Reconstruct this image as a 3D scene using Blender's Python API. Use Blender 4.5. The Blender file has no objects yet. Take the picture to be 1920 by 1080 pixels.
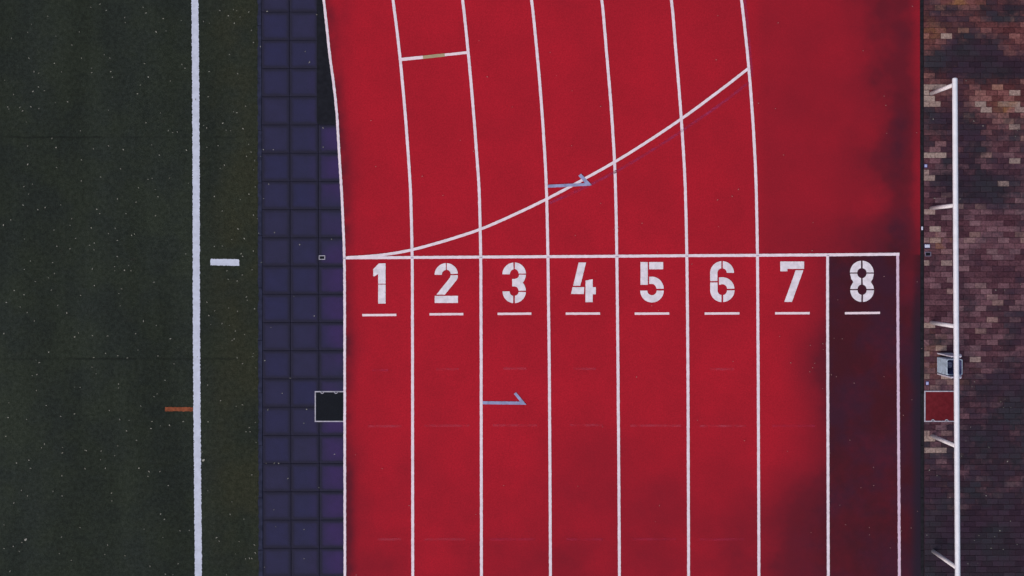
import bpy, bmesh, math, random
from mathutils import Vector, noise

random.seed(7)
S = 0.009375            # metres per photograph pixel on the ground (lane = 1.22 m)
H = 18.0                # drone height
NY = 480.0              # picture row straight below the drone
YN = (540 - NY) * S
C = bpy.context.scene.collection
R = math.radians


def w(X, Y, z=0.0):
    """ground plan: survey point (pixel grid of the plan) -> world, for something at height z"""
    k = (H - z) / H
    return Vector(((X - 960) * S * k, YN + (NY - Y) * S * k, z))


# ------------------------------------------------------------------ materials
def mat(name, rough=0.9, spec=0.15):
    m = bpy.data.materials.new(name)
    m.use_nodes = True
    nt = m.node_tree
    b = nt.nodes['Principled BSDF']
    b.inputs['Roughness'].default_value = rough
    b.inputs['Specular IOR Level'].default_value = spec
    return m, nt, b


class N:
    """small node-building helper"""
    def __init__(self, nt):
        self.nt = nt
        self.co = nt.nodes.new('ShaderNodeTexCoord').outputs['Object']

    def link(self, a, b):
        self.nt.links.new(a, b)

    def put(self, sock, v):
        if isinstance(v, bpy.types.NodeSocket):
            self.link(v, sock)
        else:
            sock.default_value = v

    def noise(self, scale, detail=3.0, rough=0.55, vec=None, stretch=None):
        n = self.nt.nodes.new('ShaderNodeTexNoise')
        n.inputs['Scale'].default_value = scale
        n.inputs['Detail'].default_value = detail
        n.inputs['Roughness'].default_value = rough
        v = vec or self.co
        if stretch:
            mp = self.nt.nodes.new('ShaderNodeMapping')
            mp.inputs['Scale'].default_value = stretch
            self.link(v, mp.inputs['Vector'])
            v = mp.outputs[0]
        self.link(v, n.inputs['Vector'])
        return n.outputs['Fac']

    def math(self, op, a, b=0.0, clamp=False):
        n = self.nt.nodes.new('ShaderNodeMath')
        n.operation = op
        n.use_clamp = clamp
        self.put(n.inputs[0], a)
        self.put(n.inputs[1], b)
        return n.outputs[0]

    def step(self, v, lo, hi, a=0.0, b=1.0):
        n = self.nt.nodes.new('ShaderNodeMapRange')
        n.interpolation_type = 'SMOOTHSTEP'
        self.put(n.inputs['Value'], v)
        n.inputs['From Min'].default_value = lo
        n.inputs['From Max'].default_value = hi
        n.inputs['To Min'].default_value = a
        n.inputs['To Max'].default_value = b
        return n.outputs[0]

    def mix(self, f, a, b, mode='MIX'):
        n = self.nt.nodes.new('ShaderNodeMix')
        n.data_type = 'RGBA'
        n.blend_type = mode
        self.put(n.inputs[0], f)
        for s, v in ((n.inputs[6], a), (n.inputs[7], b)):
            self.put(s, v if isinstance(v, bpy.types.NodeSocket) else (*v, 1.0))
        return n.outputs[2]

    def grey(self, v):
        n = self.nt.nodes.new('ShaderNodeCombineColor')
        for i in range(3):
            self.link(v, n.inputs[i])
        return n.outputs[0]

    def scale(self, col, v):
        return self.mix(1.0, col, self.grey(v), 'MULTIPLY')

    def attr(self, name):
        n = self.nt.nodes.new('ShaderNodeAttribute')
        n.attribute_name = name
        return n.outputs['Fac']

    def xyz(self):
        n = self.nt.nodes.new('ShaderNodeSeparateXYZ')
        self.link(self.co, n.inputs[0])
        return n.outputs

    def island(self):
        return self.nt.nodes.new('ShaderNodeNewGeometry').outputs['Random Per Island']

    def ramp(self, f, stops, const=False):
        n = self.nt.nodes.new('ShaderNodeValToRGB')
        cr = n.color_ramp
        if const:
            cr.interpolation = 'CONSTANT'
        while len(cr.elements) < len(stops):
            cr.elements.new(0.5)
        for e, (p, c) in zip(cr.elements, stops):
            e.position = p
            e.color = (*c, 1)
        self.put(n.inputs[0], f)
        return n.outputs[0]

    def bump(self, h, strength, dist, bsdf):
        n = self.nt.nodes.new('ShaderNodeBump')
        n.inputs['Strength'].default_value = strength
        n.inputs['Distance'].default_value = dist
        self.link(h, n.inputs['Height'])
        self.link(n.outputs[0], bsdf.inputs['Normal'])


def simple(name, col, rough=0.7, spec=0.2, var=0.12, scale=25.0, metal=0.0):
    m, nt, b = mat(name, rough, spec)
    n = N(nt)
    f = n.step(n.noise(scale, 4), 0.3, 0.7, 1 - var, 1 + var)
    n.link(n.scale(n.mix(0.0, col, col), f), b.inputs['Base Color'])
    b.inputs['Metallic'].default_value = metal
    return m


def make_track_mat():
    m, nt, b = mat('red_polyurethane', 0.9, 0.08)
    n = N(nt)
    st = n.attr('stain')
    # fine mottling breaks up the damp patch outlines
    st = n.math('ADD', st, n.math('MULTIPLY', n.math('SUBTRACT', n.noise(7, 5, 0.65), 0.5), n.math('MULTIPLY', st, 0.32)))
    st = n.math('ADD', st, 0.0, clamp=True)
    dry = n.mix(n.step(n.noise(0.9, 3), 0.35, 0.65), RED_A, RED_B)
    dry = n.scale(dry, n.step(n.noise(38, 3, 0.7), 0.25, 0.75, 0.86, 1.12))
    dry = n.scale(dry, n.step(n.noise(150, 2, 0.7), 0.25, 0.75, 0.84, 1.16))
    half = n.mix(n.noise(3.0, 3), (0.150, 0.0125, 0.024), (0.180, 0.0135, 0.027))
    wet = n.mix(n.step(n.noise(1.3, 4), 0.38, 0.62), WET_A, WET_B)
    wet = n.scale(wet, n.step(n.noise(120, 2, 0.7), 0.25, 0.75, 0.86, 1.14))
    lin = n.math('DIVIDE', st, 0.56, clamp=True)
    c1 = n.mix(lin, dry, half)
    c2 = n.mix(n.step(st, 0.45, 1.0), c1, wet)
    c2 = n.mix(n.attr('silt'), c2, (0.0235, 0.0175, 0.032))
    n.link(c2, b.inputs['Base Color'])
    n.bump(n.noise(220, 2), 0.35, 0.002, b)
    return m


def make_paint(name, col, wear=0.35, under=(0.25, 0.02, 0.04), var=0.08):
    m, nt, b = mat(name, 0.85, 0.12)
    n = N(nt)
    c = n.scale(n.mix(0.0, col, col), n.step(n.noise(9, 5, 0.65), 0.3, 0.7, 1 - var, 1 + var * 0.6))
    sp = n.math('MULTIPLY', n.step(n.noise(160, 3, 0.7), 0.56, 0.72), wear)
    sp2 = n.math('MULTIPLY', n.step(n.noise(26, 5, 0.75), 0.60, 0.75), wear * 0.7)
    n.link(n.mix(n.math('ADD', sp, sp2, clamp=True), c, under), b.inputs['Base Color'])
    return m


def make_faded(name, col, strength):
    """paint worn away to a few grains: see-through between the grains"""
    m, nt, b = mat(name, 0.9, 0.05)
    n = N(nt)
    b.inputs['Base Color'].default_value = (*col, 1)
    f = n.math('MULTIPLY', n.step(n.noise(4.0, 5, 0.7), 0.28, 0.66), n.step(n.noise(60, 3, 0.7), 0.22, 0.62))
    f = n.math('MULTIPLY', f, strength)
    n.link(f, b.inputs['Alpha'])
    return m


def make_turf_mat():
    m, nt, b = mat('artificial_turf', 1.0, 0.03)
    n = N(nt)
    x, y, _ = n.xyz()
    g = n.mix(n.step(n.noise(1.1, 4, 0.6), 0.35, 0.65), TURF_A, TURF_B)
    # long soft pile bands along the pitch
    g = n.scale(g, n.step(n.noise(0.8, 2, 0.5, stretch=(1.6, 0.25, 1)), 0.3, 0.7, 0.88, 1.14))
    edge = n.math('MULTIPLY', n.step(x, (360 - 960) * S, (440 - 960) * S), n.step(n.noise(0.7, 3), 0.34, 0.6))
    brown = n.mix(n.noise(5, 4), (0.0385, 0.0395, 0.0245), (0.033, 0.0375, 0.0240))
    g = n.mix(n.math('MULTIPLY', edge, 0.85), g, brown)
    red = n.step(n.noise(3.2, 4, 0.7), 0.62, 0.78)
    g = n.mix(n.math('MULTIPLY', red, 0.14), g, (0.042, 0.025, 0.022))
    # grain of the pile
    g = n.scale(g, n.step(n.noise(14, 4, 0.7), 0.25, 0.75, 0.76, 1.26))
    g = n.scale(g, n.step(n.noise(75, 3, 0.8), 0.3, 0.7, 0.66, 1.36))
    # glued seams between the rolls
    s1 = None
    for Y in (257.5, 672.5, -160, 1090):
        d = n.math('ABSOLUTE', n.math('SUBTRACT', n.math('ADD', y, n.math('MULTIPLY', n.noise(2.0, 3), 0.05)), (540 - Y) * S + 0.025))
        v = n.step(d, 0.0, 0.035, 1.0, 0.0)
        s1 = v if s1 is None else n.math('ADD', s1, v)
    s1 = n.math('MULTIPLY', s1, n.step(n.noise(1.3, 4), 0.35, 0.6))
    g = n.mix(n.math('MULTIPLY', s1, 0.55, clamp=True), g, (0.012, 0.014, 0.013))
    n.link(g, b.inputs['Base Color'])
    n.bump(n.noise(90, 3, 0.7), 0.8, 0.008, b)
    return m


def make_tile_mat():
    m, nt, b = mat('blue_rubber_tile', 0.9, 0.06)
    n = N(nt)
    r = n.island()
    x, y, _ = n.xyz()
    c = n.mix(r, TILE_A, TILE_B)
    viol = n.math('MULTIPLY', n.step(x, (570 - 960) * S, (640 - 960) * S), n.step(n.noise(0.8, 3), 0.30, 0.58))
    c = n.mix(viol, c, TILE_V)
    d = n.attr('dirt')
    d = n.math('ADD', d, n.math('MULTIPLY', n.math('SUBTRACT', n.noise(4.5, 5, 0.65), 0.5), 0.9), clamp=True)
    c = n.mix(d, c, TILE_D)
    c = n.scale(c, n.step(n.noise(110, 3, 0.75), 0.3, 0.7, 0.82, 1.2))
    n.link(c, b.inputs['Base Color'])
    n.bump(n.noise(160, 2), 0.4, 0.003, b)
    return m


def make_brick_mat():
    m, nt, b = mat('weathered_brick_paver', 0.9, 0.08)
    n = N(nt)
    r = n.island()
    c = n.ramp(r, [(0.0, (0.072, 0.029, 0.042)), (0.25, (0.100, 0.041, 0.056)), (0.5, (0.135, 0.060, 0.078)),
                   (0.74, (0.185, 0.090, 0.112)), (0.93, (0.225, 0.122, 0.142)), (0.98, (0.28, 0.17, 0.165)), (1.0, (0.125, 0.055, 0.055))])
    yy_ = n.xyz()[1]
    warm = n.math('MULTIPLY', n.step(yy_, (540 - 330) * S, (540 - 150) * S), 0.75)
    c = n.mix(warm, c, n.mix(1.0, c, (1.30, 1.02, 0.72), 'MULTIPLY'))
    pale = n.attr('pale')
    c = n.mix(pale, c, n.mix(n.noise(6, 3), (0.42, 0.31, 0.27), (0.33, 0.25, 0.235)))
    ochre = n.attr('ochre')
    c = n.mix(n.math('MULTIPLY', ochre, n.step(n.noise(3, 4), 0.4, 0.65)), c, (0.25, 0.115, 0.055))
    c = n.scale(c, n.step(n.noise(26, 6, 0.78), 0.3, 0.7, 0.52, 1.42))
    damp = n.attr('damp')
    r2 = n.math('FRACT', n.math('MULTIPLY', r, 57.31))
    v = n.math('ADD', n.math('MULTIPLY', damp, 1.0), n.math('MULTIPLY', n.math('SUBTRACT', n.noise(3.0, 7, 0.72), 0.5), 1.9))
    v = n.math('ADD', v, n.math('MULTIPLY', n.math('SUBTRACT', r2, 0.5), 0.28))
    v = n.math('SUBTRACT', v, n.math('MULTIPLY', pale, 0.45))
    moss = n.mix(n.step(n.noise(1.6, 4), 0.35, 0.65), (0.036, 0.0205, 0.036), (0.026, 0.0255, 0.035))
    moss = n.scale(moss, n.step(n.noise(45, 4, 0.7), 0.3, 0.7, 0.78, 1.28))
    moss = n.scale(moss, n.step(r2, 0.0, 1.0, 0.82, 1.25))
    f = n.math('MULTIPLY', n.step(v, 0.02, 0.92), 0.97)
    c = n.mix(f, c, moss)
    n.link(c, b.inputs['Base Color'])
    n.bump(n.noise(60, 4), 0.5, 0.004, b)
    return m


# colours (albedo)
RED_A, RED_B = (0.470, 0.0145, 0.0305), (0.420, 0.0140, 0.0285)
WET_A, WET_B = (0.064, 0.0120, 0.020), (0.052, 0.0145, 0.030)
TURF_A, TURF_B = (0.0240, 0.0300, 0.0260), (0.0280, 0.0350, 0.0260)
TILE_A, TILE_B = (0.0340, 0.0340, 0.090), (0.038, 0.036, 0.082)
TILE_V = (0.056, 0.033, 0.120)
TILE_D = (0.027, 0.026, 0.048)

M = {}
M['track'] = make_track_mat()
M['line'] = make_paint('white_line_paint', (0.90, 0.775, 0.87), 0.20, var=0.11)
M['line_worn'] = make_paint('worn_white_line_paint', (0.76, 0.56, 0.72), 0.55, (0.16, 0.03, 0.07))
M['number'] = make_paint('white_stencil_paint', (0.85, 0.79, 0.875), 0.14, var=0.16)
M['dash'] = make_paint('fresh_white_paint', (0.92, 0.76, 0.84), 0.06)
M['yellow'] = make_paint('yellow_paint', (0.44, 0.37, 0.23), 0.12, (0.30, 0.18, 0.10))
M['arrow'] = make_paint('pale_blue_paint', (0.33, 0.36, 0.60), 0.30, (0.30, 0.10, 0.26), 0.25)
M['smudge'] = make_paint('grey_pencil_smudge', (0.50, 0.47, 0.56), 0.2)
M['faded'] = make_faded('faded_pink_paint', (0.62, 0.085, 0.14), 0.48)
M['faded_low'] = make_faded('nearly_gone_pink_paint', (0.56, 0.045, 0.11), 0.42)
M['ghost'] = make_faded('ghost_magenta_paint', (0.46, 0.045, 0.135), 0.85)
M['turf'] = make_turf_mat()
M['pitch_line'] = make_paint('white_turf_fibre', (0.62, 0.66, 0.81), 0.20, (0.25, 0.28, 0.36), 0.10)
M['orange'] = make_paint('orange_turf_fibre', (0.28, 0.080, 0.038), 0.75, (0.05, 0.035, 0.025), 0.4)
M['tile'] = make_tile_mat()
M['brick'] = make_brick_mat()
M['joint'] = simple('dark_sandy_joint', (0.040, 0.019, 0.029), 1.0, 0.03, 0.35, 8)
M['under'] = simple('dark_bedding', (0.024, 0.023, 0.040), 1.0, 0.03, 0.2, 6)
M['ground'] = simple('bare_ground', (0.05, 0.05, 0.045), 1.0, 0.03, 0.3, 0.6)
M['edge_kerb'] = simple('blue_grey_kerb', (0.031, 0.034, 0.066), 0.9, 0.06, 0.25, 9)
M['black_kerb'] = simple('black_kerb', (0.0195, 0.0185, 0.024), 0.9, 0.06, 0.25, 14)
M['black_mat'] = simple('black_rubber', (0.0165, 0.0175, 0.024), 0.95, 0.04, 0.18, 12)
M['hatch_black'] = simple('black_rubber_infill', (0.0135, 0.0155, 0.021), 0.95, 0.04, 0.12, 30)
M['hatch_red'] = simple('dull_red_infill', (0.145, 0.016, 0.023), 0.92, 0.06, 0.16, 12)
M['frame'] = simple('pale_metal_frame', (0.48, 0.46, 0.55), 0.6, 0.2, 0.15, 25)
M['rail'] = simple('white_rail_paint', (0.80, 0.81, 0.90), 0.5, 0.25, 0.05, 8)
M['post'] = simple('dusty_white_post_paint', (0.82, 0.77, 0.82), 0.6, 0.2, 0.14, 30)
M['box'] = simple('grey_blue_sheet_metal', (0.44, 0.53, 0.66), 0.6, 0.25, 0.2, 14)
M['plate'] = simple('pale_sheet_metal', (0.66, 0.61, 0.72), 0.6, 0.2, 0.15, 14)
M['liner'] = simple('dark_blue_liner', (0.10, 0.105, 0.24), 0.6, 0.2, 0.5, 14)
M['lilac'] = simple('pale_lilac_plastic', (0.45, 0.47, 0.80), 0.6, 0.2, 0.12, 60)
M['white_plastic'] = simple('white_plastic', (0.62, 0.64, 0.82), 0.6, 0.2, 0.12, 60)
M['leaf'] = simple('pale_dry_leaf', (0.44, 0.43, 0.38), 0.8, 0.1, 0.3, 20)
M['leaf_dull'] = simple('dull_dry_leaf', (0.26, 0.26, 0.225), 0.8, 0.1, 0.3, 20)
M['leaf_pink'] = simple('pale_dry_petal', (0.50, 0.31, 0.30), 0.8, 0.1, 0.3, 20)


# ------------------------------------------------------------------ building
def link(name, me, material, parent=None):
    o = bpy.data.objects.new(name, me)
    C.objects.link(o)
    if material and not me.materials:
        me.materials.append(material)
    if parent:
        o.parent = parent
        o.matrix_parent_inverse = parent.matrix_world.inverted()
    return o


def mesh(name, verts, faces, material, parent=None, loc=None):
    me = bpy.data.meshes.new(name)
    if loc is not None:
        verts = [Vector(v) - Vector(loc) for v in verts]
    me.from_pydata([tuple(v) for v in verts], [], faces)
    me.validate()
    me.update()
    o = link(name, me, material, None)
    if loc is not None:
        o.location = loc
    if parent:
        o.parent = parent
        if parent.type == 'EMPTY':
            o.location = Vector(o.location) - parent.location
    return o


def tag(o, label=None, cat=None, group=None, kind=None):
    for k, v in (('label', label), ('category', cat), ('group', group), ('kind', kind)):
        if v:
            o[k] = v
    return o


def empty(name, loc, label, cat, group=None, kind=None):
    o = bpy.data.objects.new(name, None)
    C.objects.link(o)
    o.location = loc
    return tag(o, label, cat, group, kind)


def polygons(name, polys, z, material, parent, loc=None):
    """flat painted pieces given as plan outlines"""
    bm = bmesh.new()
    for p in polys:
        vs = [bm.verts.new(w(X, Y, 0) + Vector((0, 0, z))) for X, Y in p]
        f = bm.faces.new(vs)
        if f.normal.z < 0:
            f.normal_flip()
    bm.normal_update()
    for f in bm.faces:
        if f.normal.z < 0:
            f.normal_flip()
    bmesh.ops.triangulate(bm, faces=bm.faces[:], ngon_method='EAR_CLIP')
    me = bpy.data.meshes.new(name)
    bm.to_mesh(me)
    bm.free()
    return link(name, me, material, parent)


def box_bm(bm, x0, x1, y0, y1, z0, z1, bev=0.0):
    if bev <= 0:
        ring = [(x0, y0), (x1, y0), (x1, y1), (x0, y1)]
        lo = [bm.verts.new((a, b, z0)) for a, b in ring]
        hi = [bm.verts.new((a, b, z1)) for a, b in ring]
        for i in range(4):
            j = (i + 1) % 4
            bm.faces.new((lo[i], lo[j], hi[j], hi[i]))
        bm.faces.new(hi)
        bm.faces.new(lo[::-1])
    else:
        ring = [(x0, y0), (x1, y0), (x1, y1), (x0, y1)]
        rin = [(x0 + bev, y0 + bev), (x1 - bev, y0 + bev), (x1 - bev, y1 - bev), (x0 + bev, y1 - bev)]
        lo = [bm.verts.new((a, b, z0)) for a, b in ring]
        mi = [bm.verts.new((a, b, z1 - bev)) for a, b in ring]
        hi = [bm.verts.new((a, b, z1)) for a, b in rin]
        for i in range(4):
            j = (i + 1) % 4
            bm.faces.new((lo[i], lo[j], mi[j], mi[i]))
            bm.faces.new((mi[i], mi[j], hi[j], hi[i]))
        bm.faces.new(hi)
        bm.faces.new(lo[::-1])


def bm_obj(name, bm, material, parent=None, smooth=False):
    me = bpy.data.meshes.new(name)
    bm.normal_update()
    bm.to_mesh(me)
    bm.free()
    if smooth:
        for p in me.polygons:
            p.use_smooth = True
    return link(name, me, material, parent)


def roughen(poly, step=1.6, amp=0.22):
    out = []
    for i, (a, b) in enumerate(poly):
        c, d = poly[(i + 1) % len(poly)]
        L = math.hypot(c - a, d - b)
        k = max(1, int(L / step))
        for j in range(k):
            t = j / k
            jit = amp if 0 < j else amp * 0.4
            out.append((a + (c - a) * t + random.uniform(-jit, jit), b + (d - b) * t + random.uniform(-jit, jit)))
    return out


def interp(pts, y):
    """smooth curve through (y, x) survey points, ascending y"""
    n = len(pts)
    i = 0
    while i < n - 2 and y > pts[i + 1][0]:
        i += 1
    y0, x0 = pts[i]
    y1, x1 = pts[i + 1]

    def slope(k):
        a, b = max(0, k - 1), min(n - 1, k + 1)
        return (pts[b][1] - pts[a][1]) / (pts[b][0] - pts[a][0])
    h = y1 - y0
    t = (y - y0) / h
    m0, m1 = slope(i) * h, slope(i + 1) * h
    t2, t3 = t * t, t * t * t
    return (2 * t3 - 3 * t2 + 1) * x0 + (t3 - 2 * t2 + t) * m0 + (-2 * t3 + 3 * t2) * x1 + (t3 - t2) * m1


def strip(name, pts, wid, z, material, parent, amp=0.18, step=3.0):
    """painted line following plan points, width in plan units, slightly uneven edge"""
    fine = []
    for (a, b), (c, d) in zip(pts, pts[1:]):
        L = math.hypot(c - a, d - b)
        k = max(1, int(L / step))
        for j in range(k):
            fine.append((a + (c - a) * j / k, b + (d - b) * j / k))
    fine.append(pts[-1])
    vs, fs = [], []
    for i, (a, b) in enumerate(fine):
        p, q = fine[max(0, i - 1)], fine[min(len(fine) - 1, i + 1)]
        dx, dy = q[0] - p[0], q[1] - p[1]
        L = math.hypot(dx, dy) or 1
        nx, ny = -dy / L, dx / L
        l = wid / 2 + random.uniform(-amp, amp)
        r = wid / 2 + random.uniform(-amp, amp)
        vs.append(w(a + nx * l, b + ny * l) + Vector((0, 0, z)))
        vs.append(w(a - nx * r, b - ny * r) + Vector((0, 0, z)))
        if i:
            k = 2 * i
            fs.append((k - 2, k, k + 1, k - 1))
    o = mesh(name, vs, fs, material, parent)
    me = o.data
    if me.polygons[0].normal.z < 0:
        me.flip_normals()
    return o


# ------------------------------------------------------------------ setting
Y0, Y1 = -640, 1720            # plan rows built above / below the frame

LANES = [
    [(0, 607), (60, 613.7), (100, 618), (160, 626), (213, 631.6), (277, 635.4), (360, 640.6), (400, 642.6), (480, 645.6), (560, 646.3), (720, 646.4), (1080, 646.8)],
    [(0, 737), (100, 749.2), (200, 758.7), (300, 766.2), (360, 769.8), (480, 772.8), (600, 773.4), (720, 773.6), (1080, 774.0)],
    [(0, 867.4), (100, 878), (200, 887), (300, 894.6), (360, 898.5), (480, 901.3), (600, 901.9), (720, 902.2), (1080, 902.7)],
    [(0, 996.6), (100, 1007), (200, 1015.5), (300, 1022), (360, 1024.6), (480, 1027.3), (600, 1028.8), (720, 1030.1), (1080, 1032)],
    [(0, 1128.3), (100, 1137.3), (200, 1145.7), (300, 1152.0), (360, 1154.2), (480, 1156.4), (600, 1157.8), (720, 1158.9), (1080, 1161.3)],
    [(0, 1258.7), (100, 1267.4), (200, 1275.6), (300, 1282.2), (360, 1285), (480, 1287.6), (600, 1289), (720, 1289.8), (1080, 1291)],
    [(0, 1390), (100, 1401.2), (200, 1409.6), (300, 1415.6), (360, 1417.8), (480, 1420), (600, 1420.8), (720, 1421.5), (1080, 1422.8)],
    [(476.5, 1551.5), (600, 1551.5), (720, 1551.8), (1080, 1552.8)],
    [(474.5, 1682.8), (600, 1683.3), (720, 1683.9), (1080, 1686)],
]
for L in LANES:
    if L[0][0] == 0:
        x0 = L[0][1]
        L[:0] = [(y, x0 + 0.118 * y - y * y / 6600.0) for y in (-640, -480, -320, -160)]
    L.append((1720, L[-1][1] + 1.2))


def lane_x(i, y):
    return interp(LANES[i], y)


def right_x(y):
    return 1724.6 + 1.6 * (y / 1080.0)


# ground, far sheet
big = 400
g = mesh('ground', [(-big, -big, -0.14), (big, -big, -0.14), (big, big, -0.14), (-big, big, -0.14)], [(0, 1, 2, 3)], M['ground'])
tag(g, 'bare ground stretching away around the sports field and track', 'ground', kind='structure')


def smooth(a, b, v):
    t = max(0.0, min(1.0, (v - a) / (b - a)))
    return t * t * (3 - 2 * t)


def fbm(x, y, o=4):
    return noise.fractal(Vector((x, y, 3.3)), 0.9, 2.1, o)


EDGE8 = [(470, 1550), (560, 1537), (620, 1526), (665, 1513), (705, 1517), (745, 1530), (800, 1528), (860, 1515), (920, 1500), (1000, 1492), (1080, 1500), (1720, 1500)]
BLOBS = [(1140, 905, 80, 90, .24), (1252, 930, 48, 50, .26), (1375, 920, 46, 110, .26), (1385, 1055, 90, 60, .26), (1095, 1060, 70, 60, .20), (1185, 985, 60, 60, .22),
         (1000, 1040, 80, 50, .14), (1230, 1050, 60, 40, .2), (1130, 800, 60, 40, .1), (1330, 800, 60, 30, .12),
         (652, 310, 20, 60, .45), (658, 880, 26, 48, .42), (690, 1060, 48, 40, .26), (690, 940, 40, 30, .10), (655, 650, 22, 40, .4), (700, 690, 50, 40, .14), (652, 1000, 26, 60, .4), (660, 420, 30, 50, .16),
         (645, 50, 18, 90, .34), (690, 440, 40, 30, .1),
         (1660, 40, 38, 50, .48), (1700, 75, 24, 40, .5), (1655, 125, 30, 44, .34), (1692, 195, 24, 60, .5), (1690, 260, 22, 50, .45), (1668, 295, 36, 40, .30), (1560, 215, 60, 30, .12), (1545, 285, 80, 30, .12), (1685, 420, 26, 70, .5), (1690, 330, 30, 40, .4), (1610, 300, 40, 30, .25),
         (1060, 5, 40, 12, .2), (1480, 160, 60, 50, .08), (1470, 420, 60, 50, .1)]


def stain(X, Y):
    n1 = fbm(X / 95.0, Y / 95.0)
    n2 = fbm(X / 34.0 + 9, Y / 34.0)
    v = 0.0
    if Y > 478.5:
        if X > 1552:
            v = 0.95 + 0.08 * n1 + 0.04 * n2 - 0.10 * smooth(740, 900, Y) * (0.7 + 0.6 * n1) - 0.10 * smooth(860, 1000, Y) * smooth(1640, 1560, X)
            if X > 1684:
                v = 0.60 + 0.34 * smooth(500, 640, Y) + 0.10 * n1
                v += 0.30 * smooth(1708, 1726, X)
        else:
            xe = interp(EDGE8, Y) + 12 * n1 + 4 * n2
            soft = 80 + 34 * smooth(770, 900, Y)
            xe += 18 + 34 * smooth(770, 880, Y)
            soft += 20 * smooth(800, 900, Y)
            v = smooth(xe - soft, xe + soft * 0.9, X) * (0.58 + 0.22 * smooth(560, 660, Y))
            v += 0.22 * smooth(840, 960, Y) * smooth(1340, 1500, X)
            v += 0.12 * smooth(1430, 1500, X)
    else:
        v = 0.15 * smooth(1405, 1440, X) + 0.07 * smooth(1180, 1400, X)
        v += smooth(1540, 1680, X) * (0.17 + 0.14 * n1) * (1 - 0.75 * smooth(1700, 1722, X))
        v += 0.24 * smooth(370, 474, Y) * smooth(1460, 1600, X)
    v += 0.17 * smooth(720, 1040, Y) * (0.8 + 0.5 * n1) * smooth(1552, 1440, X)
    for bx, by, rx, ry, s in BLOBS:
        d = ((X - bx + 10 * n2) / rx) ** 2 + ((Y - by + 10 * n1) / ry) ** 2
        if d < 6:
            v += (0.38 if X > 1500 and Y < 478 else 0.5) * s * math.exp(-d * 0.8)
    e = X - lane_x(0, Y)
    v += smooth(30, 0, e) * (0.36 + 0.20 * n2)
    v += 0.05 * n1
    return max(0.0, min(1.0, v))


# running track: one fine sheet from the inner line to the outer kerb
nx_, ny_ = 270, 590
vs, fs, st = [], [], []
for j in range(ny_ + 1):
    Y = Y0 + (Y1 - Y0) * j / ny_
    xl, xr = lane_x(0, Y), right_x(Y)
    for i in range(nx_ + 1):
        X = xl + (xr - xl) * i / nx_
        vs.append(w(X, Y) + Vector((0, 0, 0.004)))
        st.append(stain(X, Y))
for j in range(ny_):
    for i in range(nx_):
        k = j * (nx_ + 1) + i
        fs.append((k, k + nx_ + 1, k + nx_ + 2, k + 1))
track = mesh('running_track', vs, fs, M['track'])
a = track.data.attributes.new('stain', 'FLOAT', 'POINT')
a.data.foreach_set('value', st)
silt = []
for j in range(ny_ + 1):
    Y = Y0 + (Y1 - Y0) * j / ny_
    for i in range(nx_ + 1):
        X = lane_x(0, Y) + (right_x(Y) - lane_x(0, Y)) * i / nx_
        silt.append(smooth(500, 640, Y) * smooth(1701, 1722 + 5 * noise.noise(Vector((Y / 40.0, 5, 0))), X) * 0.9 if X > 1686 else 0.0)
a = track.data.attributes.new('silt', 'FLOAT', 'POINT')
a.data.foreach_set('value', silt)
tag(track, 'red running track with white lane lines and stencilled lane numbers', 'running track', kind='structure')

Z1, Z2, Z3, Z4 = 0.008, 0.012, 0.016, 0.020
for i in range(9):
    L = LANES[i]
    ys = [L[0][0] + (L[-1][0] - L[0][0]) * k / 130 for k in range(131)]
    if i == 8:
        ys = [y for y in ys]
    pts = [(lane_x(i, y), y) for y in ys]
    o = strip('lane_line', pts, 4.8 if i == 0 else (5.2 if i == 8 else 5.3), Z1, M['line_worn'] if i == 8 else M['line'], track, 0.30 if i in (0, 8) else 0.2)
    if i == 0:
        o['label'] = 'white inner edge line with slightly ragged sides'
    if i == 8:
        o['label'] = 'worn speckled outer lane line beside lane 8'

sl = [(648.2, 483.5), (773, 482.8), (901, 482.0), (1027, 481.2), (1157, 480.4), (1288, 479.4), (1420, 478.7), (1551, 477.9), (1686, 476.6)]
o = strip('start_line', sl, 5.4, Z2, M['line'], track, 0.2)
o['label'] = 'straight white start line across all eight lanes'
cu = [(0, 0)]
CURVE = [(652, 482.9), (684, 481.0), (712, 478.5), (742, 474.3), (773, 468.3), (836, 451), (902, 429.3), (964, 402.5), (1027, 372.2), (1090, 338.6), (1153, 303.4), (1214, 265.5), (1278, 222.5), (1342, 175.5), (1402.5, 129)]
cp = []
for k in range(121):
    X = CURVE[0][0] + (CURVE[-1][0] - CURVE[0][0]) * k / 120
    cp.append((X, interp(CURVE, X)))
o = strip('curved_start_line', cp, 5.2, Z3, M['line'], track, 0.18)
o['label'] = 'curved white waterfall start line sweeping up to the sixth lane'
GH = [(1030, 381), (1095, 352), (1170, 313), (1230, 277), (1290, 237.5), (1350, 196), (1404, 155)]
gp = [(1030 + 374 * k / 60, interp(GH, 1030 + 374 * k / 60)) for k in range(61)]
o = strip('faded_line', gp, 5.0, Z1, M['ghost'], track, 0.3)
o['label'] = 'faint pink ghost of an older curved line'
o = strip('faded_line', [(lane_x(6, y) + 6.2 - 0.012 * y, y) for y in range(-60, 150, 6)], 4.4, Z1, M['ghost'], track, 0.3)
o['label'] = 'magenta ghost line beside the sixth lane line'
# short mark across lane two with a yellow middle
o = strip('lane_mark', [(752.5, 111.7), (793, 107.6)], 6.0, Z2, M['dash'], track)
o = strip('lane_mark', [(834, 103.2), (876.5, 98.6)], 5.0, Z2, M['dash'], track)
o = strip('yellow_mark', [(793, 107.6), (834, 103.2)], 6.0, Z2, M['yellow'], track, 0.12)
o['label'] = 'dull yellow middle of the short mark in lane 2'
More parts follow.
